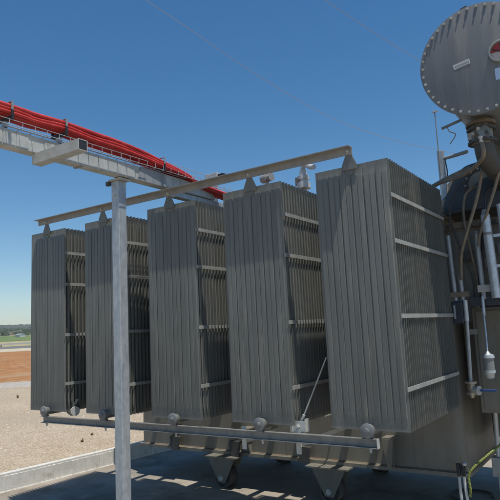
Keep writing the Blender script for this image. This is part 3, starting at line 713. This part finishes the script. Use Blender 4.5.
for y, z0 in ((-1.09, 2.315), (-2.0, 2.305), (-1.555, 2.31), (.02, 2.262)):
    hz = .108
    mb = MB(); mb.box(-1.745, -1.560, y-.010, y+.010, z0-.02, z0+.006)
    mb.box(-1.572, -1.564, y-.010, y+.010, z0+.0062, z0+.05); mb.box(-1.745, -1.733, y-.010, y+.010, z0+.0062, z0+.05)
    cl = mb.build('cable_cleat', 'black', t)
    mb = MB(); mb.box(-1.569, -1.5665, y-.009, y+.009, z0+.0505, z0+hz); mb.box(-1.7385, -1.736, y-.009, y+.009, z0+.0505, z0+hz); mb.box(-1.7385, -1.5665, y-.009, y+.009, z0+hz+.0002, z0+hz+.003)
    mb.build('strap', 'joint', cl)
    MB().box(-1.68, -1.64, y-.012, y+.012, TZb+.014, z0-.021).build('cleat_foot', 'galv', t)
# red cable tails in front of the lid
# posts
t = thing('gantry_post', 'square galvanised steel post in front of the second radiator, holding up the cable tray', 'post', (-1.735, -.405, ZF))
px_, py_, hw = -1.735, -.405, .0455
MB().box(px_-hw, px_+hw, py_-hw, py_+hw, ZF+.012, 2.085).build('post_tube', 'galv', t, bevel=.006)
MB().box(px_-.065, px_+.085, py_-.065, py_+.065, 2.0855, 2.1005).build('head_plate', 'galv_dull', t)
MB().box(px_-.11, px_+.11, py_-.11, py_+.11, ZF, ZF+.0115).build('foot_plate', 'galv', t)
MB().lathe((px_, py_-hw, 1.95), (0,-1,0), [(0,.012),(.008,.012)], 6).build('bolt', 'galv_dull', t)
MB().box(px_-.09, px_-.05, py_-.07, py_-.04, 2.05, 2.085).build('cable_clip', 'dark', t)
t = thing('gantry_post', 'short tray post on the transformer lid behind the middle radiator, above the tie beam', 'post', (-1.685, 1.84, 1.757))
MB().box(-1.735, -1.635, 1.80, 1.88, 1.768, 2.05).build('post_tube', 'galv', t)
MB().box(-1.725, -1.645, .25, 1.88, 2.0505, 2.104).build('carrier_arm', 'galv', t)
MB().box(-1.76, -1.61, 1.77, 1.91, 1.757, 1.7675).build('foot_plate', 'galv', t)
t = thing('gantry_post', 'galvanised tray post standing left of the picture edge', 'post', (-1.685, -4.0, ZF))
MB().box(-1.715, -1.635, -4.05, -3.95, ZF+.012, 2.101).build('post_tube', 'galv', t)
MB().box(-1.80, -1.57, -4.12, -3.88, ZF, ZF+.0115).build('foot_plate', 'galv', t)

# overhead wires
def wire(label, pts): 
    return rod('overhead_wire', label, 'wire', pts, .010, 'copper', 'overhead wires crossing the sky', n=6)
wire('longer overhead wire crossing the sky from top left to behind the mast', [(-19, 4.0, 19.5), (-14.4, 13.1, 15.4), (-12.0, 17.6, 13.0), (-10.3, 22.6, 11.7), (-8.4, 27.6, 11.2), (-6.0, 34, 11.3)])
wire('shorter overhead wire at top right running into the round tank', [(-11.5, 8.5, 17.5), (-7.9, 17.5, 15.0), (-5.5, 23.1, 13.5), (-2.9, 29.3, 12.6)])

# guard rail beside the far road
t = thing('guard_rail', 'low grey roadside guard rail far away across the brown field', 'guard rail', tp(142, 0, -.1))
mb = MB(); a = tp(142, -260, .0); b = tp(142, 260, .0)
mb.bar((a[0], a[1], .45), (b[0], b[1], .45), .08, .32); mb.build('rail_beam', 'galv_dull', t)
mb = MB(); l = -260
while l < 260: p = tp(142.2, l, 0); mb.box(p[0]-.08, p[0]+.08, p[1]-.08, p[1]+.08, -.15, .5); l += 8
o = mb.build('rail_posts', 'dark', t); o['kind'] = 'stuff'
# small white farm shed
c = Vector(tp(300, 0, 3.2)); 
t = thing('farm_shed', 'tiny white farm shed in the green field on the horizon', 'shed', c)
MB().box(c.x-2, c.x+2, c.y-1.5, c.y+1.5, 2.8, 4.3).build('wall', 'white', t)
MB().prism([(c.y-1.7, 4.3), (c.y+1.7, 4.3), (c.y, 4.9)], 'x', c.x-2.1, c.x+2.1).build('roof', 'galv', t)

# far scrub trees: individuals are beyond counting, one mass along the ridge
random.seed(21)
mb = MB()
def blob(mb, c, r, h):
    n = 6; rings = []
    for k, (zz, s) in enumerate(((0, .55), (.35, 1.0), (.7, .8), (1.0, .25))):
        rings.append([Vector((c[0] + math.cos(2*PI*j/n + k)*r*s*random.uniform(.7,1.25), c[1] + math.sin(2*PI*j/n + k)*r*s*random.uniform(.7,1.25), c[2] + h*zz*random.uniform(.9,1.1))) for j in range(n)])
    mb.rings(rings, False, True)
def terr(d):
    P = [(340,4.4),(450,7.5),(600,11.6),(900,20),(1400,37)]
    for (a, za), (b, zb_) in zip(P, P[1:]):
        if a <= d <= b: return za + (zb_-za)*(d-a)/(b-a)
    return 37
for i in range(5200):
    d = random.choice([random.uniform(345, 620), random.uniform(600, 1420), random.uniform(1250, 1400)]); l = random.uniform(-.55, .45)*d
    if d < 620 and random.random() < .4: continue
    h = random.uniform(.8, 2.2) * (1 + d/1400*1.3)
    mb_c = tp(d, l, terr(d) - .6)
    blob(mb, mb_c, h*random.uniform(.8, 1.6), h)
M['bush'] = paint('far_bush', (.035, .05, .028), (.07, .085, .045), .05, .9, spec=.1)
tag(mb.build('distant_scrub', 'bush'), 'dark scrub trees scattered over the far hillside', 'scrub', kind='stuff')

# weeds poking through the gravel
M['weed'] = paint('weed', (.22, .18, .09), (.34, .28, .15), 30, .9, spec=.1)
def weed(x, y, s, label):
    mb = MB()
    for k in range(22):
        a = random.uniform(0, 2*PI); l = random.uniform(.4, 1)*s; tx = x + math.cos(a)*l*.6; ty = y + math.sin(a)*l*.6
        b1 = Vector((x + random.uniform(-.02,.02), y + random.uniform(-.02,.02), ZG)); tip = Vector((tx, ty, ZG + l*random.uniform(.4,1))); sd_ = Vector((math.sin(a), -math.cos(a), 0))*.008
        mid = (b1 + tip)/2 + Vector((0,0,l*.15))
        mb._add([b1-sd_, b1+sd_, mid+sd_, mid-sd_, tip], [(0,1,2,3),(3,2,4)])
    return tag(mb.build('weed', 'weed'), label, 'weed', 'weeds on the gravel')
weed(-5.51, 2.27, .08, 'dry weed tuft on the gravel just left of the galvanised post, the lower one')
weed(-5.85, 2.75, .06, 'smaller dry weed tuft on the gravel behind the lower tuft by the post')
weed(-13.2, 6.27, .14, 'lone dry weed far out on the gravel near the left picture edge')

# loose stones scattered near the kerb: beyond counting
random.seed(9); mb = MB()
def stone(mb, x, y, r):
    a = random.uniform(0, PI); c_, s_ = math.cos(a), math.sin(a); ex, ey, ez = r*random.uniform(.7,1.4), r*random.uniform(.6,1), r*random.uniform(.4,.8)
    vs = []
    for px2, py2, pz in ((1,0,0),(0,1,0),(-1,0,0),(0,-1,0),(.3,.2,1)):
        X, Y = px2*ex*random.uniform(.8,1.2), py2*ey*random.uniform(.8,1.2); vs.append((x + X*c_ - Y*s_, y + X*s_ + Y*c_, ZG - .003 + pz*ez))
    mb._add(vs, [(0,1,4),(1,2,4),(2,3,4),(3,0,4)])
for i in range(26000):
    y = random.uniform(-1.5, 12) ; x = bx0(y) - .09 - abs(random.gauss(0, 1))*4.2
    stone(mb, x, y, random.uniform(.006, .02) if random.random() < .97 else random.uniform(.02, .035))
M['pebble'] = ground_mat('pebble', [(.2, (.30, .22, .15)), (.5, (.48, .39, .29)), (.8, (.62, .56, .46))], 30, .1)
tag(mb.build('gravel_stones', 'pebble'), 'loose stones of the gravel yard beside the kerb', 'gravel', kind='stuff')

# aerial haze: one closed even box round everything
m = bpy.data.materials.new('haze_air'); m.use_nodes = True; nt = m.node_tree; nt.nodes.clear()
out = nt.nodes.new('ShaderNodeOutputMaterial'); pv = nt.nodes.new('ShaderNodeVolumePrincipled')
pv.inputs['Color'].default_value = (.86, .92, 1, 1); pv.inputs['Density'].default_value = .00026; pv.inputs['Anisotropy'].default_value = .1
nt.links.new(pv.outputs[0], out.inputs['Volume']); M['haze'] = m
hz = MB().box(-3400, 3100, -3100, 3500, -2.2, 70).build('haze', 'haze'); tag(hz, 'thin pale haze over the far fields and hills', 'haze', kind='stuff')
